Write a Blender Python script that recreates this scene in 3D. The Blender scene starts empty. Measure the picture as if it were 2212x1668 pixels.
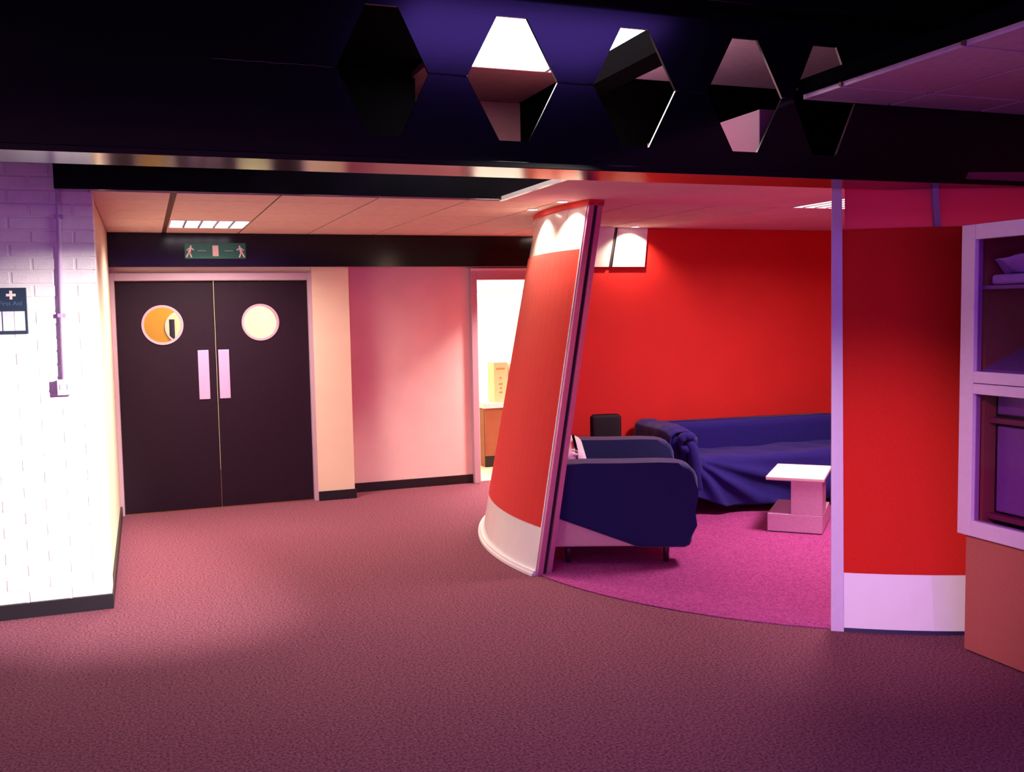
import bpy, bmesh, math, random
from mathutils import Vector, Matrix
random.seed(7)
PI = math.pi
S = bpy.context.scene
C = S.collection

# ------------------------------------------------------------------ camera
f, yaw, pitch, roll = 2124.3, .35732, -.07631, -.01823
EYE = 1.685
Fw = Vector((math.sin(yaw)*math.cos(pitch), math.cos(yaw)*math.cos(pitch), math.sin(pitch)))
r0 = Vector((math.cos(yaw), -math.sin(yaw), 0)); u0 = r0.cross(Fw)
rr = r0*math.cos(roll) + u0*math.sin(roll); uu = -r0*math.sin(roll) + u0*math.cos(roll)
cam = bpy.data.cameras.new('camera'); co = bpy.data.objects.new('camera', cam); C.objects.link(co)
cam.sensor_fit = 'HORIZONTAL'; cam.sensor_width = 36; cam.lens = 36*f/2212
cam.clip_start = .05; cam.clip_end = 100
M = Matrix((rr, uu, -Fw)).transposed().to_4x4(); M.translation = (0, 0, EYE)
co.matrix_world = M
S.camera = co

# ------------------------------------------------------------------ world, exposure, large lights
W = bpy.data.worlds.new('world'); S.world = W; W.use_nodes = True
W.node_tree.nodes['Background'].inputs[0].default_value = (.30, .12, .55, 1)
W.node_tree.nodes['Background'].inputs[1].default_value = .4
S.view_settings.view_transform = 'Standard'; S.view_settings.look = 'None'
S.view_settings.gamma = 1; S.view_settings.use_curve_mapping = False
S.view_settings.exposure = 0

def lin(c):
    return tuple(((v/255)/12.92 if v/255 <= .04045 else ((v/255+.055)/1.055)**2.4) for v in c)

def area(name, loc, size, power, col, direction=(0, 0, -1), spread=180, parent=None):
    l = bpy.data.lights.new(name, 'AREA'); l.shape = 'RECTANGLE'; l.size, l.size_y = size
    l.energy = power; l.color = col; l.spread = math.radians(spread)
    o = bpy.data.objects.new(name, l); C.objects.link(o); o.location = loc
    o.rotation_euler = Vector(direction).to_track_quat('-Z', 'Y').to_euler()
    if parent: o.parent = parent
    return o
def spot(name, loc, target, power, col, angle, blend=.5, radius=.03, parent=None):
    l = bpy.data.lights.new(name, 'SPOT'); l.energy = power; l.color = col
    l.spot_size = math.radians(angle); l.spot_blend = blend; l.shadow_soft_size = radius
    o = bpy.data.objects.new(name, l); C.objects.link(o); o.location = loc
    o.rotation_euler = (Vector(target)-Vector(loc)).to_track_quat('-Z', 'Y').to_euler()
    if parent: o.parent = parent
    return o

# unseen fill lamp added behind the camera, tints the near hall purple
area('purple_fill', (-.2, -2.92, 1.45), (5.6, 2.1), 130, (.62, .17, 1.0), (0, 1, .06))

# ------------------------------------------------------------------ materials
MATS = {}
def mat(name, rgb, rough=.6, metal=0, var=0, vscale=30, bump=0, bscale=200, spec=.5, rgb2=None, coat=0, sheen=0, emit=None, emis=0, trans=0, detail=4):
    m = bpy.data.materials.new(name); m.use_nodes = True
    nt = m.node_tree; b = nt.nodes['Principled BSDF']
    c = lin(rgb)
    b.inputs['Base Color'].default_value = (*c, 1)
    b.inputs['Roughness'].default_value = rough; b.inputs['Metallic'].default_value = metal
    b.inputs['Specular IOR Level'].default_value = spec
    b.inputs['Coat Weight'].default_value = coat
    b.inputs['Sheen Weight'].default_value = sheen
    b.inputs['Transmission Weight'].default_value = trans
    if emit:
        b.inputs['Emission Color'].default_value = (*emit, 1); b.inputs['Emission Strength'].default_value = emis
    tc = nt.nodes.new('ShaderNodeTexCoord')
    if var or rgb2:
        n = nt.nodes.new('ShaderNodeTexNoise'); n.inputs['Scale'].default_value = vscale; n.inputs['Detail'].default_value = detail
        nt.links.new(tc.outputs['Object'], n.inputs['Vector'])
        ramp = nt.nodes.new('ShaderNodeValToRGB')
        c2 = lin(rgb2) if rgb2 else tuple(v*(1-var) for v in c)
        c1 = c if rgb2 else tuple(min(1, v*(1+var)) for v in c)
        ramp.color_ramp.elements[0].position = .35; ramp.color_ramp.elements[1].position = .65
        ramp.color_ramp.elements[0].color = (*c2, 1); ramp.color_ramp.elements[1].color = (*c1, 1)
        nt.links.new(n.outputs['Fac'], ramp.inputs['Fac']); nt.links.new(ramp.outputs['Color'], b.inputs['Base Color'])
    if bump:
        n2 = nt.nodes.new('ShaderNodeTexNoise'); n2.inputs['Scale'].default_value = bscale; n2.inputs['Detail'].default_value = 3
        nt.links.new(tc.outputs['Object'], n2.inputs['Vector'])
        bp = nt.nodes.new('ShaderNodeBump'); bp.inputs['Strength'].default_value = bump; bp.inputs['Distance'].default_value = .01
        nt.links.new(n2.outputs['Fac'], bp.inputs['Height']); nt.links.new(bp.outputs['Normal'], b.inputs['Normal'])
    MATS[name] = m
    return m
def glass(name, tint=(1, 1, 1), rough=0.0, ior=1.4):
    m = bpy.data.materials.new(name); m.use_nodes = True
    nt = m.node_tree; nt.nodes.clear()
    o = nt.nodes.new('ShaderNodeOutputMaterial'); mx = nt.nodes.new('ShaderNodeMixShader')
    t = nt.nodes.new('ShaderNodeBsdfTransparent'); t.inputs[0].default_value = (*tint, 1)
    g = nt.nodes.new('ShaderNodeBsdfGlossy'); g.inputs['Roughness'].default_value = rough
    fr = nt.nodes.new('ShaderNodeFresnel'); fr.inputs[0].default_value = ior
    nt.links.new(fr.outputs[0], mx.inputs[0]); nt.links.new(t.outputs[0], mx.inputs[1]); nt.links.new(g.outputs[0], mx.inputs[2])
    nt.links.new(mx.outputs[0], o.inputs[0]); MATS[name] = m
    return m

carpet = mat('brown carpet', (152, 92, 106), .95, vscale=85, rgb2=(98, 50, 66), bump=.5, bscale=260, spec=.1, detail=8)
lcarpet = mat('magenta carpet', (178, 78, 142), .95, vscale=75, rgb2=(142, 50, 110), bump=.5, bscale=260, spec=.1, detail=8)
beige = mat('beige vinyl', (215, 195, 165), .5, var=.05)
brickw = mat('white painted brick', (232, 228, 226), .55, var=.03, vscale=20, bump=.25, bscale=60)
mortar = mat('white painted mortar', (228, 224, 222), .7, var=.04)
whitew = mat('white wall paint', (236, 230, 224), .6, var=.02, vscale=6)
pinkw = mat('pale pink wall paint', (238, 208, 202), .55, var=.03, vscale=5)
creamw = mat('cream wall paint', (236, 216, 186), .55, var=.02, vscale=5)
redw = mat('red wall paint', (214, 42, 40), .75, var=.03, vscale=3, bump=.06, bscale=300, spec=.25)
redf = mat('red fabric', (214, 40, 32), .9, var=.10, vscale=220, bump=.3, bscale=420, spec=.15, sheen=.15)
blackg = mat('black gloss paint', (9, 8, 11), .16, spec=.45, bump=.012, bscale=9)
blackm = mat('matt black paint', (9, 8, 10), 1.0, spec=0)
blackb = mat('black skirting vinyl', (16, 14, 18), .45)
fascia = mat('black fascia laminate', (9, 8, 9), .16, spec=.3, bump=.01, bscale=12)
doorm = mat('dark plum door laminate', (33, 13, 30), .6, var=.08, vscale=40, spec=.2)
framel = mat('lilac grey frame paint', (190, 160, 175), .4)
whitep = mat('white gloss laminate', (238, 232, 232), .18, var=.015, vscale=8, spec=.6)
ceilt = mat('off white ceiling tile', (222, 190, 182), .85, var=.05, vscale=16, bump=.15, bscale=120)
ceilp = mat('smooth pink white ceiling', (232, 176, 186), .75, var=.05, vscale=3)
ceilv = mat('grey ceiling tile', (206, 176, 204), .85, var=.06, vscale=24, bump=.2, bscale=120)
barm = mat('brown ceiling bar', (92, 54, 50), .6)
metalp = mat('pink anodised metal', (196, 128, 172), .35, metal=.55, var=.04)
groove = mat('dark groove rubber', (42, 18, 34), .6)
lilac = mat('lilac white post paint', (214, 190, 222), .35, var=.02)
bluef = mat('royal blue fabric', (28, 36, 90), .85, var=.10, vscale=90, bump=.25, bscale=300, sheen=.3, spec=.2)
indigof = mat('indigo throw fabric', (34, 22, 108), .85, var=.10, vscale=60, bump=.2, bscale=300, sheen=.12, spec=.2)
creamf = mat('cream upholstery', (226, 186, 176), .85, var=.04, vscale=80, bump=.2, bscale=300)
whitef = mat('white upholstery', (240, 228, 236), .85, var=.03, vscale=80, bump=.15, bscale=300)
darkf = mat('black upholstery', (26, 16, 30), .85, bump=.2, bscale=300)
woodl = mat('dark wood leg', (60, 36, 40), .4, var=.15, vscale=20)
silver = mat('satin aluminium', (200, 190, 205), .3, metal=.8)
platem = mat('pale push plate', (205, 172, 205), .35, metal=.15)
green = mat('sign green', (0, 100, 74), .4)
greend = mat('dark green sign board', (12, 48, 58), .4)
signw = mat('sign white', (240, 215, 205), .5)
paper = mat('pale printed paper', (226, 206, 226), .7, var=.08, vscale=60)
whiteplast = mat('white plastic', (232, 224, 236), .35)
lilacplast = mat('lilac grey plastic', (170, 140, 190), .45)
cardboard = mat('cream cardboard', (234, 214, 164), .8, var=.03, vscale=30)
cardboard2 = mat('pale cardboard', (244, 234, 210), .8, var=.03, vscale=30)
boxprint = mat('brown box print', (190, 150, 90), .8)
brownp = mat('brown counter panel', (150, 84, 56), .55, var=.06, vscale=12)
brownfab = mat('rust brown felt', (176, 92, 86), .9, var=.10, vscale=160, bump=.25, bscale=360, spec=.15)
framew = mat('lilac white cabinet frame', (214, 176, 214), .35, var=.02)
cabdark = mat('dark cabinet lining', (22, 10, 26), .5)
cabpurple = mat('purple grey panel', (158, 104, 170), .35, var=.05)
tabletop = mat('white table laminate', (244, 236, 230), .3)
tableb = mat('lilac table laminate', (214, 166, 206), .35, var=.05, vscale=40)
ochre = mat('ochre yellow door', (222, 160, 10), .6)
lobbyw = mat('lobby cream wall', (244, 236, 206), .6)
browny = mat('brown pink upper panel', (140, 82, 90), .7, var=.06, vscale=10)
ductm = mat('pink grey duct', (118, 60, 90), .55)
lamp_w = mat('lit diffuser', (250, 250, 245), .5, emit=(1, .97, .92), emis=11)
lamp_c = mat('lit louvre lamp', (250, 250, 250), .5, emit=(1, .98, .95), emis=6)
lamp_s = mat('lit spot lens', (250, 240, 220), .5, emit=(1, .85, .65), emis=8)
louvre = mat('louvre aluminium', (220, 220, 226), .25, metal=.6)
redrail = mat('red top rail', (220, 44, 36), .5)
gl = glass('clear glass', ior=1.18)
frost = mat('frosted pink pane', (236, 120, 170), .6, trans=0)
_b = frost.node_tree.nodes['Principled BSDF']; _o = frost.node_tree.nodes['Material Output']
_t = frost.node_tree.nodes.new('ShaderNodeBsdfTranslucent'); _t.inputs[0].default_value = (.85, .22, .42, 1)
_m = frost.node_tree.nodes.new('ShaderNodeMixShader'); _m.inputs[0].default_value = .75
frost.node_tree.links.new(_b.outputs[0], _m.inputs[1]); frost.node_tree.links.new(_t.outputs[0], _m.inputs[2]); frost.node_tree.links.new(_m.outputs[0], _o.inputs[0])
glt = glass('tinted cabinet glass', (.8, .66, .86), ior=1.07)

# ------------------------------------------------------------------ mesh helpers
def obj(name, bm, m, parent=None, smooth=False):
    bmesh.ops.recalc_face_normals(bm, faces=bm.faces)
    me = bpy.data.meshes.new(name); bm.to_mesh(me); bm.free()
    me.materials.append(m)
    if smooth:
        for p in me.polygons: p.use_smooth = True
    o = bpy.data.objects.new(name, me); C.objects.link(o)
    if parent: o.parent = parent
    return o
def empty(name, loc=(0, 0, 0), rz=0):
    o = bpy.data.objects.new(name, None); C.objects.link(o); o.location = loc; o.rotation_euler = (0, 0, rz)
    o.empty_display_size = .1
    return o
def tag(o, label=None, cat=None, group=None, kind=None):
    if label: o['label'] = label
    if cat: o['category'] = cat
    if group: o['group'] = group
    if kind: o['kind'] = kind
    return o
def bmbox(bm, x0, x1, y0, y1, z0, z1):
    vs = [bm.verts.new((x, y, z)) for z in (z0, z1) for y in (y0, y1) for x in (x0, x1)]
    fs = []
    for q in ((0, 1, 3, 2), (4, 6, 7, 5), (0, 4, 5, 1), (2, 3, 7, 6), (0, 2, 6, 4), (1, 5, 7, 3)):
        fs.append(bm.faces.new([vs[i] for i in q]))
    return vs
def box(name, x0, x1, y0, y1, z0, z1, m, parent=None, bev=0, seg=2, smooth=False):
    bm = bmesh.new(); bmbox(bm, min(x0, x1), max(x0, x1), min(y0, y1), max(y0, y1), min(z0, z1), max(z0, z1))
    if bev: bmesh.ops.bevel(bm, geom=list(bm.edges), offset=bev, segments=seg, profile=.5, affect='EDGES')
    return obj(name, bm, m, parent, smooth)
def prism(name, pts, axis, a0, a1, m, parent=None, bev=0):
    """extrude a 2-D outline along x, y or z from a0 to a1"""
    bm = bmesh.new()
    def P(p, a):
        if axis == 'y': return (p[0], a, p[1])
        if axis == 'x': return (a, p[0], p[1])
        return (p[0], p[1], a)
    A = [bm.verts.new(P(p, a0)) for p in pts]; B = [bm.verts.new(P(p, a1)) for p in pts]
    bm.faces.new(A); bm.faces.new(B[::-1])
    n = len(pts)
    for i in range(n): bm.faces.new((A[i], B[i], B[(i+1) % n], A[(i+1) % n]))
    if bev: bmesh.ops.bevel(bm, geom=list(bm.edges), offset=bev, segments=2, profile=.5, affect='EDGES')
    return obj(name, bm, m, parent)
def disc(name, c, r, axis, a0, a1, m, parent=None, r_in=0, n=40, smooth=False):
    """ring or disc whose axis is y or z"""
    bm = bmesh.new()
    def P(rad, t, a):
        u, v = c[0]+rad*math.cos(t), c[1]+rad*math.sin(t)
        return (u, a, v) if axis == 'y' else ((u, v, a) if axis == 'z' else (a, u, v))
    T = [2*PI*i/n for i in range(n)]
    if r_in == 0:
        A = [bm.verts.new(P(r, t, a0)) for t in T]; B = [bm.verts.new(P(r, t, a1)) for t in T]
        bm.faces.new(A); bm.faces.new(B[::-1])
        for i in range(n): bm.faces.new((A[i], B[i], B[(i+1) % n], A[(i+1) % n]))
    else:
        L = [[bm.verts.new(P(q, t, a)) for t in T] for q, a in ((r, a0), (r, a1), (r_in, a1), (r_in, a0))]
        for k in range(4):
            X, Y = L[k], L[(k+1) % 4]
            for i in range(n): bm.faces.new((X[i], Y[i], Y[(i+1) % n], X[(i+1) % n]))
    return obj(name, bm, m, parent, smooth)
def tube(name, pts, rad, m, parent=None, n=10):
    bm = bmesh.new(); rings = []
    for i, p in enumerate(pts):
        p = Vector(p); d = (Vector(pts[min(i+1, len(pts)-1)])-Vector(pts[max(i-1, 0)])).normalized()
        a = d.orthogonal().normalized(); b = d.cross(a)
        if rings:
            a = (la - d*la.dot(d)).normalized(); b = d.cross(a)
        la = a
        R = rad[i] if isinstance(rad, (list, tuple)) else rad
        rings.append([bm.verts.new(p+a*R*math.cos(2*PI*k/n)+b*R*math.sin(2*PI*k/n)) for k in range(n)])
    for A, B in zip(rings, rings[1:]):
        for k in range(n): bm.faces.new((A[k], A[(k+1) % n], B[(k+1) % n], B[k]))
    bm.faces.new(rings[0]); bm.faces.new(rings[-1][::-1])
    return obj(name, bm, m, parent, True)
def sheet(name, fn, nu, nv, m, parent=None, thick=.012):
    """closed cloth sheet from fn(u,v) -> point, with thickness"""
    bm = bmesh.new()
    G = [[bm.verts.new(fn(i/nu, j/nv)) for j in range(nv+1)] for i in range(nu+1)]
    for i in range(nu):
        for j in range(nv): bm.faces.new((G[i][j], G[i+1][j], G[i+1][j+1], G[i][j+1]))
    o = obj(name, bm, m, parent, True)
    md = o.modifiers.new('thickness', 'SOLIDIFY'); md.thickness = thick; md.offset = 0
    return o
def struct(o): return tag(o, kind='structure')
def text_mesh(name, body, size, m, parent, loc, rot, extrude=.001):
    cu = bpy.data.curves.new(name, 'FONT'); cu.body = body; cu.size = size; cu.extrude = extrude; cu.align_x = 'CENTER'
    t = bpy.data.objects.new(name, cu); C.objects.link(t)
    dg = bpy.context.evaluated_depsgraph_get(); me = bpy.data.meshes.new_from_object(t.evaluated_get(dg))
    C.objects.unlink(t); bpy.data.objects.remove(t)
    me.materials.clear(); me.materials.append(m)
    o = bpy.data.objects.new(name, me); C.objects.link(o); o.location = loc; o.rotation_euler = rot
    if parent: o.parent = parent
    return o

# ================================================================== SETTING
ZC = 2.389            # corridor and lounge ceiling
YB = 8.93             # door wall
CX, CY = 4.87, 6.21   # centre of the round lounge
def RAD(z): return 2.64-.188*z

# ---- floor
fl = struct(box('floor', -4.2, 7.6, -3.2, 11.7, -.1, 0, carpet)); tag(fl, 'brown speckled carpet of the hall and corridor', 'floor')
bm = bmesh.new()
pts = []
for i in range(121):
    a = 2*PI*i/120
    if i < 120:
        pts.append((CX+2.62*math.cos(a), min(7.75, CY+2.62*math.sin(a))))
A = [bm.verts.new((x, y, .001)) for x, y in pts]; B = [bm.verts.new((x, y, .006)) for x, y in pts]
bm.faces.new(A); bm.faces.new(B[::-1])
for i in range(120): bm.faces.new((A[i], A[(i+1) % 120], B[(i+1) % 120], B[i]))
lf = struct(obj('floor_lounge', bm, lcarpet)); tag(lf, 'magenta carpet of the round lounge with a curved front edge', 'floor')
struct(tag(box('floor_kitchen', 2.95, 5.6, 9.16, 11.6, .001, .008, beige), 'pale vinyl floor beyond the open doorway', 'floor'))

# ---- left pier: painted brick facing with individual bricks, corridor side wall
wl = struct(tag(box('wall_left', -4.1, -.255, 6.0945, 6.30, 0, 3.3, mortar), 'white painted brick wall on the left with black skirting', 'wall'))
bm = bmesh.new(); bmbox(bm, 0, .2115, 0, .03, 0, .0655)
bmesh.ops.bevel(bm, geom=list(bm.edges), offset=.004, segments=1, affect='EDGES')
bme = bpy.data.meshes.new('brick'); bmesh.ops.recalc_face_normals(bm, faces=bm.faces); bm.to_mesh(bme); bm.free(); bme.materials.append(brickw)
bm = bmesh.new(); bmbox(bm, 0, .102, 0, .03, 0, .0655)
bmesh.ops.bevel(bm, geom=list(bm.edges), offset=.004, segments=1, affect='EDGES')
bmh = bpy.data.meshes.new('half_brick'); bmesh.ops.recalc_face_normals(bm, faces=bm.faces); bm.to_mesh(bmh); bm.free(); bmh.materials.append(brickw)
nb = 0
for row in range(43):
    z = .085+row*.075
    x = -.235
    if row % 2:
        b = bpy.data.objects.new('brick', bmh); x -= .102
    else:
        b = bpy.data.objects.new('brick', bme); x -= .2115
    first = True
    while x > -1.25:
        if not first: b = bpy.data.objects.new('brick', bme)
        first = False
        C.objects.link(b); b.parent = wl; b.location = (x, 6.09+random.uniform(-.0012, .0012), z); nb += 1
        x -= .2215
struct(tag(box('wall_left_corridor', -.42, -.245, 6.30, 9.0, 0, ZC+.3, creamw), 'cream side wall of the corridor behind the brick pier', 'wall'))
struct(tag(box('trim_1', -.262, -.236, 6.119, 6.30, .0, 3.2, brickw), 'white painted return of the brick pier', 'wall'))
struct(tag(box('baseboard_left', -4.1, -.229, 6.076, 6.10, 0, .085, blackb), 'black skirting along the white brick wall', 'baseboard'))
struct(tag(box('baseboard_corridor', -.245, -.229, 6.10, 8.92, 0, .085, blackb), 'black skirting along the left side of the corridor', 'baseboard'))

# ---- door wall
wb = struct(tag(box('wall_back_header', -.245, 1.74, YB, YB+.2, 2.06, ZC+.3, creamw), 'wall above the dark double doors', 'wall'))
struct(tag(box('wall_back_pier', 1.425, 1.755, 8.87, 9.3, 0, ZC+.2, creamw), 'cream wall pier to the right of the double doors', 'wall'))
struct(tag(box('wall_back_pink', 1.755, 3.0, 9.15, 9.3, 0, ZC+.2, pinkw), 'pale pink wall between the door pier and the open doorway', 'wall'))
struct(tag(box('wall_back_above_doorway', 3.0, 7.6, 9.15, 9.3, 2.0, ZC+.2, pinkw), 'wall above the open doorway', 'wall'))
struct(tag(box('wall_back_right', 3.98, 7.6, 9.15, 9.3, 0, 2.0, pinkw), 'wall to the right of the open doorway behind the lounge', 'wall'))
struct(tag(box('baseboard_pier', 1.425, 1.768, 8.852, 8.87, 0, .085, blackb), 'black skirting at the foot of the cream pier', 'baseboard'))
struct(tag(box('baseboard_pink', 1.768, 3.0, 9.132, 9.15, 0, .085, blackb), 'black skirting at the foot of the pink wall', 'baseboard'))

# black fascia above the doors
struct(tag(box('trim_2', -.245, 4.2, 8.78, 8.86, 2.105, ZC-.002, fascia), 'black glossy fascia running above the doors under the ceiling', 'fascia'))

# ---- double doors
d1 = struct(tag(empty('door_1', (0, 0, 0)), 'dark plum double doors with round portholes and pale push plates', 'door'))
fr = box('door_frame', -.245, -.212, 8.90, 9.06, 0, 2.06, framel, d1, .003)
box('door_frame', 1.392, 1.425, 8.88, 9.06, 0, 2.06, framel, d1, .003)
box('door_frame', -.212, 1.392, 8.90, 9.06, 1.995, 2.06, framel, d1, .003)
box('threshold', -.212, 1.392, 8.935, 8.985, .0, .008, mat('brass threshold', (150, 100, 70), .4, metal=.5), d1)
def leaf(x0, x1, hx, hz, hr, plate):
    bm = bmesh.new(); n = 48
    z0, z1 = .01, 1.992; y0, y1 = 8.94, 8.985
    # face with a round hole: ring of quads from hole to rectangle
    def rect(t):
        c, s = math.cos(t), math.sin(t)
        k = 1e9
        if c > 1e-9: k = min(k, (x1-hx)/c)
        if c < -1e-9: k = min(k, (x0-hx)/c)
        if s > 1e-9: k = min(k, (z1-hz)/s)
        if s < -1e-9: k = min(k, (z0-hz)/s)
        return hx+k*c, hz+k*s
    ts = [2*PI*i/n for i in range(n)] + [math.atan2(z-hz, x-hx) % (2*PI) for x in (x0, x1) for z in (z0, z1)]
    ts = sorted(ts); n = len(ts)
    L = []
    for y in (y0, y1):
        L.append([bm.verts.new((hx+hr*math.cos(t), y, hz+hr*math.sin(t))) for t in ts])
        L.append([bm.verts.new((rect(t)[0], y, rect(t)[1])) for t in ts])
    for a, b in ((0, 1), (2, 3), (0, 2), (1, 3)):
        for i in range(n):
            j = (i+1) % n
            bm.faces.new((L[a][i], L[a][j], L[b][j], L[b][i]))
    o = obj('door_leaf', bm, doorm, d1)
    disc('porthole_ring', (hx, hz), hr+.012, 'y', 8.932, 8.993, framel, o, r_in=hr-.008)
    disc('porthole_glass', (hx, hz), hr-.004, 'y', 8.958, 8.964, gl, o)
    box('push_plate', plate[0], plate[1], 8.934, 8.94, .966, 1.393, platem, o, .0015)
    return o
leaf(-.209, .586, .158, 1.618, .158, (.435, .525))
leaf(.592, 1.389, .975, 1.625, .150, (.606, .696))

# lobby behind the doors
struct(tag(box('wall_lobby_back', -.6, 2.9, 11.2, 11.3, 0, 2.7, lobbyw), 'bright cream lobby wall seen through the portholes', 'wall'))
struct(tag(box('wall_lobby_left', -.7, -.6, 9.1, 11.3, 0, 2.7, lobbyw), 'left wall of the lobby behind the doors', 'wall'))
struct(tag(box('wall_lobby_right', 2.75, 2.9, 9.3, 11.3, 0, 2.7, lobbyw), 'right wall of the lobby behind the doors', 'wall'))
struct(tag(box('ceiling_lobby', -.7, 2.9, 9.1, 11.3, 2.7, 2.8, lobbyw), 'ceiling of the lobby behind the doors', 'ceiling'))
area('lobby_light', (1.3, 9.7, 2.68), (1.2, .3), 80, (1, .93, .72))
# an ochre inner door with its own porthole stands beyond
yd = tag(empty('inner_door', (.02, 10.2, 0)), 'ochre yellow door with a round window seen through the left porthole', 'door')
def ydoor():
    bm = bmesh.new(); x0, x1, z0, z1 = -.45, .54, .01, 2.0; hx, hz, hr = .34, 1.585, .15
    def rect(t):
        c, s = math.cos(t), math.sin(t); k = 1e9
        if c > 1e-9: k = min(k, (x1-hx)/c)
        if c < -1e-9: k = min(k, (x0-hx)/c)
        if s > 1e-9: k = min(k, (z1-hz)/s)
        if s < -1e-9: k = min(k, (z0-hz)/s)
        return hx+k*c, hz+k*s
    ts = sorted([2*PI*i/40 for i in range(40)] + [math.atan2(z-hz, x-hx) % (2*PI) for x in (x0, x1) for z in (z0, z1)])
    n = len(ts); L = []
    for y in (0, .045):
        L.append([bm.verts.new((hx+hr*math.cos(t), y, hz+hr*math.sin(t))) for t in ts])
        L.append([bm.verts.new((rect(t)[0], y, rect(t)[1])) for t in ts])
    for a, b in ((0, 1), (2, 3), (0, 2), (1, 3)):
        for i in range(n):
            j = (i+1) % n; bm.faces.new((L[a][i], L[a][j], L[b][j], L[b][i]))
    obj('door_leaf', bm, ochre, yd)
    disc('porthole_ring', (hx, hz), hr+.01, 'y', -.006, .05, whiteplast, yd, r_in=hr-.006)
ydoor()
pole = tag(tube('standing_pole', [(.285, 10.9, 0), (.285, 10.9, 1.66)], .028, darkf), 'thin dark upright pole in the lobby behind the ochre door', 'pole')

# ---- open doorway and the bright room beyond
d2 = struct(tag(empty('door_2', (0, 0, 0)), 'open doorway with a pale lilac frame into a bright room', 'door'))
box('door_frame', 2.985, 3.045, 9.08, 9.34, 0, 2.09, framel, d2, .004)
box('door_stop', 3.045, 3.075, 9.16, 9.30, 0, 2.0, creamw, d2, .003)
box('door_frame', 3.90, 3.98, 9.08, 9.34, 0, 2.09, framel, d2, .004)
box('door_frame', 3.045, 3.90, 9.08, 9.34, 1.99, 2.075, framel, d2, .004)
box('head_strip', 2.985, 3.98, 9.05, 9.08, 2.075, 2.1, whitep, d2)
struct(tag(box('wall_kitchen_back', 2.9, 5.7, 11.5, 11.6, 0, 2.7, whitew), 'bright white end wall of the room beyond the doorway', 'wall'))
struct(tag(box('wall_kitchen_right', 5.6, 5.7, 9.3, 11.6, 0, 2.7, whitew), 'right wall of the room beyond the doorway', 'wall'))
struct(tag(box('ceiling_kitchen', 2.9, 5.7, 9.3, 11.6, 2.7, 2.8, whitew), 'ceiling of the room beyond the doorway', 'ceiling'))
struct(tag(box('trim_3', 2.9, 5.6, 11.485, 11.5, 1.93, 1.945, framel), 'thin rail across the bright white end wall', 'trim'))
area('kitchen_light', (4.2, 10.5, 2.68), (1.6, 1.0), 110, (1, .95, .86))
ct = tag(empty('counter_unit', (4.3, 10.2, 0)), 'white topped counter with a brown front seen through the doorway', 'counter')
box('worktop', -.93, 1.28, -.29, .35, .645, .705, whitep, ct, .006)
box('front_panel', -.905, 1.25, -.27, -.24, .13, .645, brownp, ct)
box('end_panel', -.91, -.88, -.24, .33, .0, .645, brownp, ct)
box('front_panel', -.60, -.59, -.275, -.271, .13, .645, blackb, ct)
box('kickboard', -.905, 1.25, -.255, -.23, 0, .13, blackb, ct)
bx = tag(empty('cardboard_box', (3.585, 10.05, .705)), 'tall cream cardboard box standing on the white counter', 'box')
ca = box('carton', -.075, .085, -.10, .10, 0, .43, cardboard, bx, .003)
for k, (w, z) in enumerate(((.05, .35), (.012, .25), (.022, .185), (.014, .14), (.018, .095))):
    box('print', -w, w, -.1018, -.1, z, z+.02, boxprint, ca)
bx2 = tag(empty('cardboard_box', (3.79, 10.06, .705)), 'paler cardboard box beside the tall cream one on the counter', 'box')
box('carton', -.10, .10, -.10, .10, 0, .41, cardboard2, bx2, .003)
box('tape', -.02, .02, -.1015, .1015, .0, .4115, whiteplast, bx2)

# ---- corridor ceiling: separate tiles between bars, one louvre light
ce = struct(tag(box('ceiling', -.42, 4.3, 5.98, 9.2, ZC+.028, ZC+.06, blackm), 'corridor ceiling of pale square tiles', 'ceiling'))
xs = [-.245, .198, .80, 1.39, 1.97, 2.57, 3.17, 3.77, 4.3]; ys = [5.985, 6.345, 7.0, 7.63, 8.25, 8.79]
for i in range(len(xs)-1):
    for j in range(len(ys)-1):
        if i == 1 and j == 3: continue
        
        xa = xs[i]+(.004 if i == 0 else (.018 if i == 1 else .007)); xb = xs[i+1]-(.018 if i == 0 else .007)
        box('ceiling_tile', xa, xb, ys[j]+.0025, ys[j+1]-.0025, ZC, ZC+.018, ceilt, ce)
for i, x in enumerate(xs[1:-1]): 
    w = .018 if i == 0 else .007
    box('ceiling_bar', x-w, x+w, 5.985, 8.78, ZC+.004, ZC+.02, barm, ce)
for y in ys[1:-1]: box('ceiling_bar', -.245, 4.3, y-.004, y+.004, ZC+.006, ZC+.02, ceilv, ce)
def louvre_light(name, label, x0, x1, y0, y1, z, power, col, nsl, spread=150):
    r = tag(empty(name, ((x0+x1)/2, (y0+y1)/2, z)), label, 'ceiling light', 'louvred ceiling lights')
    w, h = (x1-x0)/2, (y1-y0)/2
    t = .012
    box('frame', -w, w, -h, -h+t, -.004, .05, whiteplast, r); box('frame', -w, w, h-t, h, -.004, .05, whiteplast, r)
    box('frame', -w, -w+t, -h+t, h-t, -.004, .05, whiteplast, r); box('frame', w-t, w, -h+t, h-t, -.004, .05, whiteplast, r)
    box('diffuser', -w+t, w-t, -h+t, h-t, .003, .009, lamp_c, r)
    for k in range(1, nsl):
        x = -w+2*w*k/nsl
        prism('louvre_blade', [(x-.012, .003), (x+.012, .003), (x+.006, -.004), (x-.006, -.004)], 'y', -h+t, h-t, louvre, r)
    area('lamp_light', (0, 0, -.012), (2*w-.06, 2*h-.06), power, col, (0, 0, -1), spread, r)
    return r
louvre_light('ceiling_light', 'lit louvred ceiling light in the corridor tiles before the double doors', .216, .793, 7.633, 8.247, ZC, 58, (1, .80, .71), 5, 150)
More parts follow.
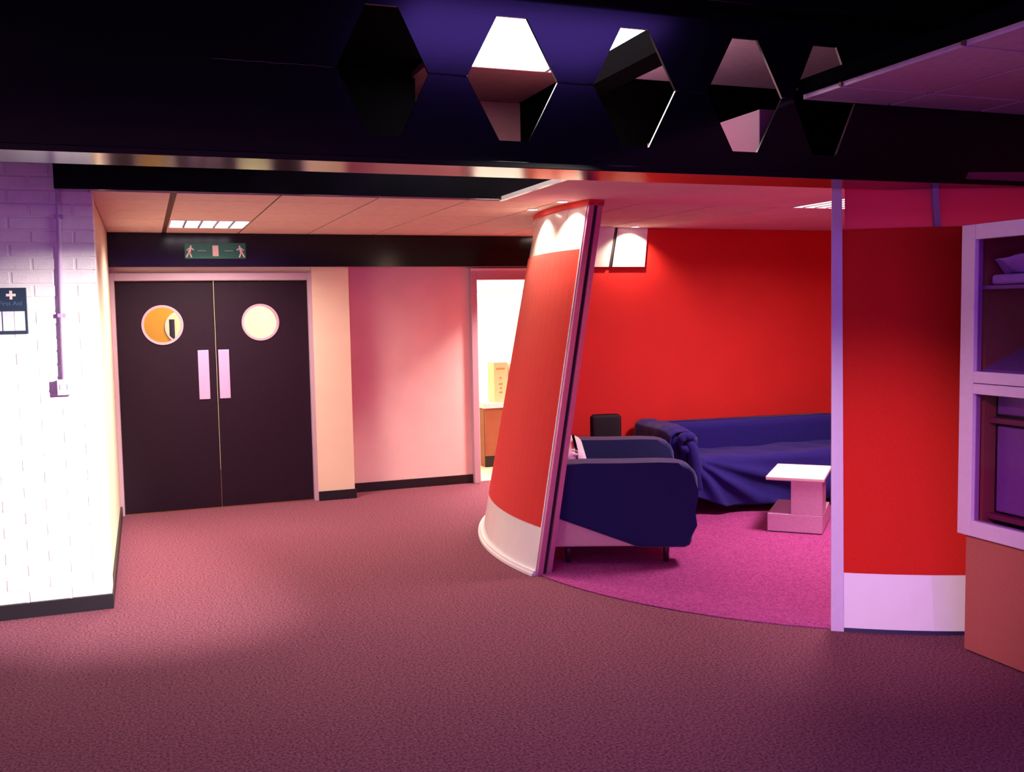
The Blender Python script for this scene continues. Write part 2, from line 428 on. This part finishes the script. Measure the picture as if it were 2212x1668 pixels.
louvre_light('ceiling_light', 'unseen louvred ceiling light added behind the camera on the left for pink fill', -2.9, -2.3, -.3, .3, 3.60, 75, (1, .66, .80), 5, 160)  # second lamp is unseen, added to lift the right partition and near floor
# wall and edge above the ceiling front
struct(tag(box('trim_4', -.42, 4.3, 5.93, 5.985, ZC+.004, 2.66, blackg), 'black upstand along the front edge of the corridor ceiling', 'trim'))
# ---- lounge ceiling
struct(tag(box('ceiling_lounge', 2.19, 7.6, 4.345, 5.98, ZC, ZC+.03, ceilp), 'smooth pinkish ceiling of the round lounge near the beam', 'ceiling'))
struct(tag(box('ceiling_lounge_rear', 4.3, 7.6, 5.98, 9.2, ZC, ZC+.03, ceilp), 'smooth pinkish ceiling at the rear of the lounge', 'ceiling'))
struct(tag(box('trim_5', 2.165, 2.19, 4.345, 5.98, ZC-.003, ZC+.022, whitep), 'white edge strip at the open side of the lounge ceiling', 'trim'))
louvre_light('ceiling_light', 'lit louvred ceiling light inside the lounge beside the lilac post', 4.36, 4.96, 5.30, 5.93, ZC-.004, 85, (1, .74, .78), 6, 165)

# ---- lounge back wall (sloping left edge meets the leaning partition)
struct(tag(prism('wall_back', [(2.80, 0), (7.6, 0), (7.6, ZC), (3.34, ZC)], 'y', 7.75, 7.87, redw), 'flat red wall at the back of the lounge', 'wall'))
struct(tag(box('wall_right', 7.5, 7.6, -3.2, 9.2, 0, 3.7, redw), 'red side wall of the lounge', 'wall'))
# white lit panel at the head of the back wall
wp = tag(empty('white_wall_panel', (3.78, 7.75, 2.05)), 'white panel at the top of the red back wall lit by a downlight', 'wall panel')
prism('panel', [(-.33, 0), (.02, 0), (.085, .338), (-.33, .338)], 'y', -.02, 0, whitep, wp)
prism('panel', [(.055, 0), (.37, 0), (.405, .338), (.115, .338)], 'y', -.02, 0, whitep, wp)
prism('joint', [(.02, 0), (.055, 0), (.115, .338), (.085, .338)], 'y', -.012, 0, groove, wp)

# ---- upper void beyond the beam
struct(tag(box('ceiling_upper', -4.1, 1.70, 4.33, 6.9, 3.24, 3.28, blackm), 'dark ceiling high above the left of the beam', 'ceiling'))
struct(tag(box('ceiling_upper_brown', 1.70, 2.65, 5.92, 6.9, 3.2, 3.24, browny), 'brownish ceiling high behind the beam', 'ceiling'))
struct(tag(box('wall_upper_brown', 1.72, 2.66, 6.85, 6.9, 2.45, 3.2, browny), 'brownish wall high behind the beam', 'wall'))
struct(tag(box('wall_upper_black', 2.66, 7.5, 5.92, 6.9, 2.45, 3.3, blackm), 'black bulkhead high behind the beam', 'wall'))
struct(tag(box('ceiling_upper_purple', 2.83, 7.5, 4.33, 5.92, 3.2, 3.24, ceilv), 'purple lit ceiling high behind the beam', 'ceiling'))
cb = tag(box('cross_beam', 2.65, 2.83, 4.33, 6.0, 3.06, 3.26, blackm), 'black cross beam seen through the second hexagonal hole', 'beam')
dl = tag(empty('diffuser_light', (2.2, 5.12, 3.2)), 'bright white luminous ceiling panel behind the hexagonal holes of the beam', 'ceiling light')
box('diffuser', -.50, .26, -.78, .78, 0, .03, lamp_w, dl); box('diffuser', .285, .44, -.78, .78, 0, .03, lamp_w, dl)
box('divider', .26, .285, -.78, .78, -.004, .03, lilacplast, dl)
struct(tag(box('wall_upper_left', -4.2, 1.72, 6.30, 6.4, 2.45, 3.3, blackm), 'black wall high above the corridor', 'wall'))
du = tag(empty('air_duct', (3.6, 5.1, 2.42)), 'pinkish rectangular duct low behind the third hexagonal hole', 'duct')
box('duct_body', -.60, -.44, -.755, .74, .02, .27, ductm, du, .004)
for y in (-.1, .4): box('duct_flange', -.615, -.43, y-.012, y+.012, .0, .285, ductm, du)

# ---- near ceiling, walls and added glazing behind the camera
cn = struct(tag(box('ceiling_near', 3.10, 7.6, -3.2, 4.165, 2.735, 2.80, blackm), 'purple tiled ceiling to the right of the dark beam', 'ceiling'))
nx = [3.115, 3.655, 4.26, 4.86, 5.46, 6.06, 6.66, 7.5]; ny = [4.163, 3.868, 3.126, 2.526, 1.926, 1.326, .726]
for i in range(len(nx)-1):
    for j in range(len(ny)-1):
        box('ceiling_tile', nx[i]+.011, nx[i+1]-.011, ny[j+1]+.009, ny[j]-.009, 2.707, 2.73, ceilv, cn)
for x in nx[1:-1]: box('ceiling_bar', x-.011, x+.011, .73, 4.16, 2.712, 2.73, barm, cn)
for y in ny[1:-1]: box('ceiling_bar', 3.115, 7.5, y-.009, y+.009, 2.712, 2.73, barm, cn)
struct(tag(box('ceiling_dark', -4.2, 7.6, -3.2, 4.33, 3.62, 3.7, blackm), 'black upper ceiling over the near hall', 'ceiling'))
sk = struct(tag(empty('window_added_2', (0, 0, 0)), 'unseen blue rooflight added in the dark ceiling for the sheen on the beam', 'window'))
box('added_glow_panel', 1.62, 3.45, 1.05, 2.45, 3.60, 3.618, mat('added blue glow', (120, 100, 220), .6, emit=(.26, .12, 1.0), emis=5.0), sk)  # glowing panel added out of view, gives the beam web its blue sheen
box('added_panel_kerb', 1.56, 1.62, .99, 2.51, 3.57, 3.62, blackm, sk); box('added_panel_kerb', 3.45, 3.51, .99, 2.51, 3.57, 3.62, blackm, sk)
box('added_panel_kerb', 1.62, 3.45, .99, 1.05, 3.57, 3.62, blackm, sk); box('added_panel_kerb', 1.62, 3.45, 2.45, 2.51, 3.57, 3.62, blackm, sk)
struct(tag(box('wall_above_beam', -4.1, 7.5, 4.15, 4.20, 3.12, 3.62, blackm), 'black closure above the steel beam', 'wall'))
struct(tag(box('wall_void_side', 5.0, 5.05, -3.2, 4.16, 2.80, 3.62, blackm), 'black side of the ceiling void', 'wall'))
struct(tag(box('wall_far_left', -4.2, -4.1, -3.2, 6.3, 0, 3.7, whitew), 'white wall far to the left', 'wall'))
struct(tag(box('wall_front', -4.2, 7.6, -3.2, -3.1, 0, .35, whitew), 'low wall under the added windows behind the camera', 'wall'))
struct(tag(box('wall_front_head', -4.2, 7.6, -3.2, -3.1, 2.6, 3.7, whitew), 'wall above the added windows behind the camera', 'wall'))
wn = struct(tag(empty('window_added_1', (0, 0, 0)), 'row of unseen windows added behind the camera to go with the purple fill', 'window'))  # windows added out of view as a setting for the purple fill lamp
for i in range(7): box('mullion', -4.2+i*1.95-.03, -4.2+i*1.95+.03, -3.19, -3.11, .35, 2.6, framel, wn)
for i in range(6): box('pane', -4.17+i*1.95, -2.28+i*1.95, -3.155, -3.147, .35, 2.6, gl, wn)

# ================================================================== CASTELLATED BEAM
be = tag(empty('castellated_beam', (0, 4.175, 2.3)), 'black gloss steel beam with hexagonal holes spanning the hall overhead', 'beam')
ZM = .41; WT = .007
holes = [(1.00, .20, .07), (1.588, .215, .07), (2.195, .215, .07), (2.795, .215, .07), (3.265, .19, .07)]
def half(up):
    s = 1 if up else -1
    P = [(-4.1, ZM)]
    for c, hw, tw in holes:
        P += [(c-hw, ZM), (c-tw, ZM+s*.27), (c+tw, ZM+s*.27), (c+hw, ZM)]
    P += [(7.5, ZM), (7.5, ZM+s*.385), (-4.1, ZM+s*.385)]
    return prism('web_upper' if up else 'web_lower', P, 'y', -WT, WT, blackg, be)
half(True); half(False)
box('bottom_flange', -4.1, 7.5, -.155, .155, 0, .026, blackg, be, .003)
box('top_flange', -4.1, 7.5, -.155, .155, .794, .82, blackg, be, .003)
edges = [-4.1] + [v for c, hw, tw in holes for v in (c-hw, c+hw)] + [7.5]
for i in range(0, len(edges), 2):
    a, b = edges[i], edges[i+1]
    if i == 0: a = .3
    if i == len(edges)-2: b = 3.9
    n = max(2, int((b-a)/.02))
    tube('weld_seam', [(a+(b-a)*k/n, -WT, ZM+random.uniform(-.002, .002)) for k in range(n+1)], [.004+random.uniform(-.001, .001) for k in range(n+1)], blackg, be, 6)
# ================================================================== ROUND LOUNGE PARTITIONS
def cone(name, a0, a1, z0, z1, o_out, o_in, m, parent, smooth=False, n=24, nz=4):
    """solid sector of the leaning round wall; a0/a1 degrees (numbers or functions of z), offsets measured inwards from the outer face"""
    bm = bmesh.new(); G = []
    for k in range(nz+1):
        z = z0+(z1-z0)*k/nz
        A0 = a0(z) if callable(a0) else a0; A1 = a1(z) if callable(a1) else a1
        row = []
        for i in range(n+1):
            t = math.radians(A0+(A1-A0)*i/n)
            for off in (o_out, o_in):
                R = RAD(z)-off; row.append(bm.verts.new((CX+R*math.cos(t), CY+R*math.sin(t), z)))
        G.append(row)
    for k in range(nz):
        for i in range(n):
            for s in (0, 1):
                bm.faces.new((G[k][2*i+s], G[k][2*i+2+s], G[k+1][2*i+2+s], G[k+1][2*i+s]))
        for i in (0, n): bm.faces.new((G[k][2*i], G[k][2*i+1], G[k+1][2*i+1], G[k+1][2*i]))
    for k in (0, nz):
        for i in range(n): bm.faces.new((G[k][2*i], G[k][2*i+1], G[k][2*i+3], G[k][2*i+2]))
    o = obj(name, bm, m, parent, smooth)
    if smooth:
        for p in o.data.polygons: p.use_smooth = abs(p.normal.z) < .5 and len(p.vertices) == 4
    return o
def aend(z): return 180-math.degrees(math.asin(1.535/RAD(z)))
A0 = 191.2
lp = tag(empty('curved_partition', (0, 0, 0)), 'leaning curved red partition with white base and white top standing left of the blue sofas', 'partition')
n1 = A0-.55
cone('base_panel', n1, aend, .012, .30, .003, .097, whitep, lp)
cone('fabric_panel', n1, aend, .30, 2.075, 0, .10, redf, lp, nz=8)
for a, b in ((n1, 184.2), (184.0, 172.0), (171.8, 160), (159.8, aend)):
    cone('top_panel', a, b, 2.075, 2.352, .006, .094, whitep, lp, n=10)
cone('top_rail', A0, aend, 2.352, 2.388, -.012, .112, redrail, lp)
cone('skirting_lip', n1, aend, .0, .016, -.034, .003, whitep, lp)
cone('skirting_lip', n1, aend, .016, .03, -.022, .003, whitep, lp)
cone('end_trim', A0, n1, 0, 2.375, -.004, .036, metalp, lp, n=1)
cone('end_trim', A0, n1, 0, 2.375, .066, .104, metalp, lp, n=1)
cone('end_groove', A0-.28, n1, 0, 2.375, .036, .066, groove, lp, n=1)
cone('edge_bead', n1+.02, n1-.22, .0, 2.352, -.008, 0, whitep, lp, n=1)

B0, B1 = 233.6, 292
rp = tag(empty('curved_partition', (0, 0, 0)), 'curved red partition with glossy white base and glazed top between lilac post and cabinet', 'partition')
cone('base_panel', B0+.6, B1, .018, .295, .003, .097, whitep, rp)
cone('fabric_panel', B0+.6, B1, .295, 2.09, 0, .10, redf, rp, nz=8)
cone('skirting', B0, B1, 0, .018, -.004, .10, mat('dark blue skirting and shadow', (34, 26, 70), .5), rp)  # skirting line with the base shadow put into its dark blue
cone('end_post', B0-.75, B0+.62, .0, 2.386, -.006, .09, lilac, rp, n=2)
cuts = [B0+.7, 246.2, 258, 270, 282, B1]
cuts[1:5] = [246.9, 262, 272, 282]
for a, b in zip(cuts, cuts[1:]): cone('glass_pane', a+.35, b-.35, 2.09, 2.386, .045, .052, frost, rp, n=10, nz=1)
for a in cuts[1:-1]: cone('mullion', a-.42, a+.42, 2.09, 2.386, .02, .08, lilacplast, rp, n=1)

# downlights by the partition heads
def downlight(label, x, y, target, power, col, ang):
    r = tag(empty('downlight', (x, y, ZC)), label, 'downlight', 'downlights round the partition')
    disc('rim', (0, 0), .045, 'z', -.006, .0, whiteplast, r, r_in=.032, n=24)
    disc('lens', (0, 0), .032, 'z', -.006, .0, lamp_s, r, n=24)
    t = Vector(target)-Vector((x, y, ZC))
    spot('lamp_light', (0, 0, -.02), t, power, col, ang, .7, .012, r)
def conept(a, z, off):
    t = math.radians(a); R = RAD(z)-off; return (CX+R*math.cos(t), CY+R*math.sin(t), z)
for a, lab in ((187.0, 'small lit downlight nearest the metal edge of the leaning partition'), (174.5, 'small lit downlight on the corridor side further round the leaning partition')):
    p = conept(a, ZC, -.11); downlight(lab, p[0], p[1], conept(a, 1.75, .0), 34, (1, .78, .52), 125)
downlight('small lit downlight before the white panel of the red back wall', 4.0, 7.61, (4.0, 7.73, 1.85), 34, (1, .80, .55), 125)
# wall washer lights of the corridor
def washer(label, x, y, z, size, power, col, spread, d=(0, 0, -1)):
    r = tag(empty('wall_washer_light', (x, y, z)), label, 'ceiling light', 'wall washer lights')
    a, b = size[0]/2, size[1]/2
    box('housing', -a-.02, a+.02, -b-.02, b+.02, .004, .06, whiteplast, r, .004)
    box('lens', -a, a, -b, b, -.002, .004, lamp_s, r)
    area('lamp_light', (0, 0, -.012), size, power, col, d, spread, r)
h2 = tag(empty('added_hall_spotlight', (-.8, .5, 3.62)), 'unseen ceiling spotlight added to brighten the right hand partition', 'spotlight')  # lamp added out of view to lighten the lower right partition
disc('mount', (0, 0), .05, 'z', -.02, 0, whiteplast, h2); tube('stem', [(0, 0, -.02), (0, 0, -.09)], .01, whiteplast, h2)
tube('can', [(-.06, -.05, -.05), (.06, .05, -.13)], [.045, .06], whiteplast, h2, 20)
spot('lamp_light', (.07, .06, -.14), (3.40+.8, 3.95-.5, .55-3.62), 950, (1, .68, .84), 22, 1.0, .05, h2)
hs = tag(empty('added_hall_spotlight', (3.4, 1.5, 2.707)), 'unseen ceiling spotlight added to brighten the white brick wall at the corridor mouth', 'spotlight')  # lamp added out of view to wash the white brick
disc('mount', (0, 0), .05, 'z', -.02, 0, whiteplast, hs); tube('stem', [(0, 0, -.02), (0, 0, -.09)], .01, whiteplast, hs)
tube('can', [(.05, -.06, -.05), (-.05, .06, -.13)], [.045, .06], whiteplast, hs, 20)
spot('lamp_light', (-.06, .075, -.14), (-.15-3.4, 6.09-1.5, .80-2.707), 5200, (1, .90, .84), 27, .8, .05, hs)
washer('washer light in the corridor ceiling before the open doorway', 3.68, 8.45, ZC-.005, (.2, .3), 60, (1, .80, .72), 104)

# ================================================================== FURNITURE
def rbox(name, x0, x1, y0, y1, z0, z1, m, parent, bev=.06, seg=5, puff=0):
    bm = bmesh.new(); bmbox(bm, x0, x1, y0, y1, z0, z1)
    bmesh.ops.subdivide_edges(bm, edges=list(bm.edges), cuts=3, use_grid_fill=True)
    cx, cy, cz = (x0+x1)/2, (y0+y1)/2, (z0+z1)/2
    hx, hy, hz = (x1-x0)/2, (y1-y0)/2, (z1-z0)/2
    sharp = [e for e in bm.edges if len(e.link_faces) == 2 and e.link_faces[0].normal.dot(e.link_faces[1].normal) < .5]
    bm.normal_update()
    sharp = [e for e in bm.edges if len(e.link_faces) == 2 and e.link_faces[0].normal.dot(e.link_faces[1].normal) < .5]
    bmesh.ops.bevel(bm, geom=sharp, offset=bev, segments=seg, profile=.5, affect='EDGES')
    if puff:
        for v in bm.verts:
            u, w, t = (v.co.x-cx)/hx, (v.co.y-cy)/hy, (v.co.z-cz)/hz
            v.co.z += puff*max(0, 1-u*u)*max(0, 1-w*w)*(1 if t > 0 else 0)
    return obj(name, bm, m, parent, True)

# ---- loveseat: local x = facing direction, y = width (near arm at y=0), origin at near back corner
d = Vector((.925, -.38)).normalized(); ang = math.atan2(d.y, d.x)
ls = tag(empty('loveseat', (2.46, 5.87, 0), ang), 'low blue covered loveseat seen from its arm side behind the leaning partition', 'sofa')
D, Wd = .90, 1.34
rbox('base_frame', .02, D-.04, .02, Wd-.02, .13, .36, creamf, ls, .03)
rbox('seat_cushion', .22, D-.03, .2, Wd-.2, .33, .47, bluef, ls, .05, puff=.02)
tag(rbox('backrest', 0, .24, .19, Wd-.19, .30, .735, whitef, ls, .08), 'uncovered white backrest')
# arms: blue covers over a cream frame; the near hem rises towards the back
def arm_profile(hem):
    P = [(-.012, hem[0]), (-.014, .60), (.0, .655), (.04, .682), (.20, .686), (.45, .684), (.70, .686), (.82, .68)]
    P += [(.82+.125*math.sin(t), .565+.115*math.cos(t)) for t in (.35, .7, 1.05, 1.4)]
    P += [(.948, .50), (.945, .44), (.928, .36), (.912, .27), (.915, .18), (.895, .135), (.86, .12)]
    P += hem[1]
    return P
def soft_prism(name, P, y0, y1, m, parent, bev):
    bm = bmesh.new()
    A = [bm.verts.new((x, y0, z)) for x, z in P]; B = [bm.verts.new((x, y1, z)) for x, z in P]
    fa_, fb_ = bm.faces.new(A), bm.faces.new(B[::-1]); n = len(P)
    for i in range(n): bm.faces.new((A[i], B[i], B[(i+1) % n], A[(i+1) % n]))
    bmesh.ops.bevel(bm, geom=list(fa_.edges)+list(fb_.edges), offset=bev, segments=4, profile=.5, affect='EDGES', clamp_overlap=True)
    o = obj(name, bm, m, parent, True)
    for p in o.data.polygons:
        if len(p.vertices) > 8: p.use_smooth = False
    return o
soft_prism('arm_cover', arm_profile((.335, [(.56, .122)])), -.012, .2, bluef, ls, .028)
soft_prism('arm_cover', arm_profile((.14, [(.05, .122)])), Wd-.2, Wd+.012, bluef, ls, .028)
box('arm_frame', .0, .86, .004, .17, .13, .40, creamf, ls, .012, 3)
for x in (.10, D-.15):
    for y in (.10, Wd-.10): tube('leg', [(x, y, 0.006), (x, y, .15)], [.018, .024], woodl, ls, 12)
# ---- three-cushion sofa under a draped throw
so = tag(empty('sofa', (4.02, 7.64, 0), math.radians(-5)), 'long dark blue sofa with a draped throw against the red back wall', 'sofa')
SW, SD = 2.0, .74      # local x along wall, y negative towards the room
rbox('base_frame', .03, SW-.03, -SD+.03, -.03, .12, .36, darkf, so, .03)
rbox('backrest', .12, SW-.12, -.22, 0, .28, .70, indigof, so, .07)
rbox('seat_cushion', .18, SW-.18, -SD+.03, -.18, .30, .425, indigof, so, .05)
for x0 in (0, SW-.2):
    rbox('arm', x0, x0+.2, -SD+.04, .02, .13, .69, indigof, so, .07)
for x in (.09, SW-.09):
    for y in (-SD+.08, -.08): tube('leg', [(x, y, .006), (x, y, .14)], [.016, .022], woodl, so, 12)
def throw(u, v):
    # v: 0 on the seat by the backrest -> 1 at the hanging front hem
    x = .16+(SW-.34)*u
    L1 = .50
    s = v*1.05
    hang = max(0, s-L1)
    fold = .018*math.sin(u*13+v*7)+.012*math.sin(u*29-v*11)
    swag = .12*math.exp(-((u-.38)/.22)**2)
    if s < L1:
        y = -.17-s*1.12; z = .46+.008*math.sin(u*9+s*16)+.006*math.sin(u*23-s*20)
    else:
        k = min(hang/.06, 1)
        y = -.17-L1*1.12-.03*math.sin(k*PI/2)-.4*fold*min(1, hang*6)-.05*hang
        hemz = .07+.10*max(0, .16-u)*6
        z = .46-(.46-hemz)*(hang/(1.05-L1))
        # diagonal pleats gathered at the arm
        ph = math.atan2(hang*1.15+.02, u*1.66+.03)
        y -= (.012+.05*(.5+.5*math.cos(ph*15+.6))**1.6)*min(1, hang*4)
    return (x, y, z)
sheet('throw', throw, 90, 50, indigof, so, .010)
def armthrow(u, v):
    # falls over the left arm: v across the arm from outside to inside, u from back to front
    y = .01-(SD-.02)*u
    P = [(-.02, .42), (-.025, .58), (-.01, .68), (.04, .712), (.15, .712), (.205, .68), (.222, .58), (.226, .44)]
    s = v*(len(P)-1); i = min(int(s), len(P)-2); t = s-i
    x = P[i][0]*(1-t)+P[i+1][0]*t; z = P[i][1]*(1-t)+P[i+1][1]*t
    w = .005*math.sin(u*9+v*5)+.002*math.sin(u*21)
    if v < .2: z -= .08*u
    return (x-w*(1 if v < .5 else -1), y, z+w*.6-.03*max(0, u-.85)/.15)
sheet('arm_throw', armthrow, 40, 36, indigof, so, .010)
# twisted knot of cloth at the arm front and the tail that hangs from it
kn = []
for i in range(26):
    t = i/25*2*PI*1.15
    kn.append((.11+.058*math.cos(t), -SD-.015+.012*math.sin(2*t), .605+.062*math.sin(t)))
tube('cloth_knot', kn, [.026+.010*math.sin(i*.9) for i in range(26)], indigof, so, 12)
kn2 = [(.13, -SD-.01, .62), (.15, -SD-.03, .56), (.17, -SD-.02, .47), (.19, -SD-.015, .36), (.20, -SD-.02, .24), (.22, -SD-.015, .15)]
tube('cloth_tail', kn2, [.03, .042, .05, .055, .05, .03], indigof, so, 12)
kn3 = [(.06, -SD-.005, .63), (.09, -SD-.03, .655), (.14, -SD-.03, .65), (.18, -SD-.01, .62)]
tube('cloth_knot', kn3, [.028, .034, .034, .026], indigof, so, 12)

# ---- dark chair behind the loveseat
ch = tag(empty('side_chair', (3.61, 7.40, 0), math.radians(-14)), 'black upholstered side chair whose back shows above the loveseat', 'chair')
rbox('backrest', -.13, .13, .03, .11, .40, .80, darkf, ch, .035)
rbox('seat', -.17, .17, -.30, .06, .38, .45, darkf, ch, .03)
for x in (-.14, .14):
    for y in (-.26, .06): tube('leg', [(x, y, .006), (x, y, .39)], .013, woodl, ch, 10)

# ---- coffee table: square top on a column rising from a low plinth
tb = tag(empty('coffee_table', (4.305, 6.13, 0), math.atan2(-.267, .283)), 'small white topped coffee table on a lilac pedestal in the lounge', 'table')
TW, TD = .395, .62
box('table_top', -.012, TW+.012, -.012, TD, .395, .425, tabletop, tb, .008, 3)
box('plinth', 0, TW, .0, TD-.05, .012, .145, tableb, tb, .004)
box('column', .17, TW-.001, .001, .27, .145, .395, tableb, tb, .003)
box('plinth_base', .012, TW-.012, .012, TD-.062, .006, .012, blackb, tb)

# ================================================================== SIGNS AND SWITCH
ex = tag(empty('exit_sign', (.606, 8.778, 2.172)), 'green fire exit sign with two running figures on the black fascia', 'sign')
box('sign_board', -.25, .25, -.008, 0, 0, .135, green, ex, .002)
box('door_symbol', -.024, .024, -.0105, -.008, .022, .112, signw, ex)
for s in (-1, 1):
    box('arrow', s*.075, s*.145, -.0105, -.008, .066, .069, signw, ex)
    def T(p): return (s*p[0], p[1])
    man = [[(-.205, .10), (-.193, .10), (-.193, .112), (-.205, .112)],
           [(-.225, .045), (-.205, .045), (-.19, .098), (-.21, .098)],
           [(-.225, .05), (-.212, .05), (-.232, .012), (-.242, .016)],
           [(-.215, .05), (-.203, .05), (-.19, .012), (-.20, .012)],
           [(-.20, .085), (-.197, .095), (-.172, .078), (-.178, .07)],
           [(-.215, .085), (-.21, .095), (-.235, .075), (-.23, .066)]]
    bm = bmesh.new()
    for poly in man:
        A = [bm.verts.new((s*x, -.0105, z)) for x, z in poly]; B = [bm.verts.new((s*x, -.008, z)) for x, z in poly]
        bm.faces.new(A); bm.faces.new(B[::-1])
        for i in range(4): bm.faces.new((A[i], B[i], B[(i+1) % 4], A[(i+1) % 4]))
    obj('running_figure', bm, signw, ex)

fa = tag(empty('first_aid_sign', (-.715, 6.088, 1.607)), 'dark green first aid notice with a white cross on the white brick wall', 'sign')
box('board', -.12, .118, -.012, 0, 0, .255, greend, fa, .002)
bm = bmesh.new()
cxs, czs = .04, .215
cr = [(-.007, -.024), (.007, -.024), (.007, -.007), (.024, -.007), (.024, .007), (.007, .007), (.007, .024), (-.007, .024), (-.007, .007), (-.024, .007), (-.024, -.007), (-.007, -.007)]
prism('cross', [(cxs+x, czs+z) for x, z in cr], 'y', -.0145, -.012, signw, fa)
text_mesh('lettering', 'First Aid', .034, mat('pale green print', (70, 96, 130), .6), fa, (.035, -.0125, .158), (PI/2, 0, 0))
for x0, x1 in ((-.10, -.012), (-.006, .05), (.052, .104)):
    pp = box('paper_slip', x0, x1, -.0145, -.012, .018, .125, paper, fa)

sw = tag(empty('light_switch', (-.418, 6.09, 1.262)), 'surface mounted double light switch at the foot of the conduit', 'switch')
box('back_box', -.043, .043, -.045, 0, 0, .082, lilacplast, sw, .005)
fp = box('face_plate', -.046, .046, -.054, -.045, -.003, .085, whiteplast, sw, .003)
for x in (-.019, .019): box('rocker', x-.013, x+.013, -.060, -.054, .026, .058, whiteplast, fp, .003)
cd = tag(empty('conduit', (-.430, 6.072, 1.344)), 'thin white conduit running up the brick wall to the beam', 'conduit')
tube('pipe', [(0, 0, 0), (.012, 0, .7), (.035, 0, 1.85)], .0125, lilac, cd, 14)
for z in (.35, .9): box('saddle_clip', -.022+z*.018, .022+z*.018, -.012, .018, z, z+.022, lilacplast, cd, .002)

# ================================================================== DISPLAY CABINET
XR = 3.669
dc = tag(empty('display_cabinet', (XR, 3.61, 0)), 'tall brown felt cabinet with lilac framed glazed openings at the right', 'cabinet')
# local: x into the cabinet (+), y towards the camera is negative
CL = -3.2
box('front_panel', 0, .05, CL, 0, .01, .60, brownfab, dc)
box('end_panel', 0.05, .62, -.05, 0, .01, 2.04, brownfab, dc)
box('back_panel', .57, .62, CL, -.05, .01, 2.04, brownfab, dc)
box('top_panel', .05, .57, CL, -.05, 2.0, 2.04, brownfab, dc)
box('base', 0.02, .62, CL, 0, .0, .01, blackb, dc)
# frame
X0, X1 = -.022, .03
box('frame_stile', X0, X1, -.045, .036, .575, 2.048, framew, dc, .003)
box('frame_rail', X0, X1, CL, -.045, 1.977, 2.048, framew, dc, .003)
box('frame_rail', X0, X1, CL, -.045, 1.307, 1.362, framew, dc, .003)
box('frame_rail', X0, X1, CL, -.045, 1.255, 1.304, framew, dc, .003)
box('frame_rail', X0, X1, CL, -.045, .575, .650, framew, dc, .003)
for y in (-1.25, -2.3): box('frame_stile', X0, X1, y-.03, y+.03, .65, 1.977, framew, dc, .003)
# upper opening: dark recess with sill, hanging panel and a folded cloth on a shelf
box('recess_back', .40, .42, CL, -.05, 1.30, 2.0, cabdark, dc)
prism('sill', [(.03, 1.362), (.38, 1.362), (.38, 1.50), (.03, 1.37)], 'y', CL, -.05, cabpurple, dc)
box('recess_shelf', .02, .40, CL, -.05, 1.745, 1.762, cabpurple, dc)
box('recess_side_panel', .30, .33, -.42, -.05, 1.86, 1.99, cabpurple, dc)
box('upper_glass', .0, .006, CL, -.045, 1.362, 1.977, glt, dc)
# lower opening: framed glossy inner panel
box('lower_back', .12, .14, CL, -.05, .60, 1.30, cabdark, dc)
box('lower_panel', .10, .12, -1.2, -.075, .69, 1.10, cabpurple, dc, .008, 3)
box('lower_panel', .10, .12, -1.2, -.075, 1.155, 1.25, cabpurple, dc, .008, 3)
box('inner_rail', .07, .12, -1.2, -.05, 1.115, 1.14, mat('dull red rail', (150, 60, 90), .5), dc, .003)
box('inner_rail', .07, .12, -1.2, -.05, .655, .68, MATS['dull red rail'], dc, .003)
box('lower_glass', .0, .006, CL, -.045, .65, 1.255, glt, dc)
fc = tag(empty('folded_cloth', (XR+.045, 3.545, 1.762)), 'folded pale lilac cloth lying in the upper opening of the cabinet', 'cloth')
def cl(u, v):
    y = -.02-.70*u
    ang_ = v*PI*1.1
    w = .008*math.sin(u*22+v*6)+.005*math.sin(u*41)
    return (.085+.075*math.cos(ang_+1.6)+w, y, .062+.058*math.sin(ang_-.3)+w*.6+.012*math.sin(u*8))
sheet('cloth_fold', cl, 50, 16, mat('lilac cloth', (214, 190, 230), .8, bump=.1), fc, .006)
box('cloth_layer', -.01, .13, -.72, -.02, .004, .05, MATS['lilac cloth'], fc, .015, 3)
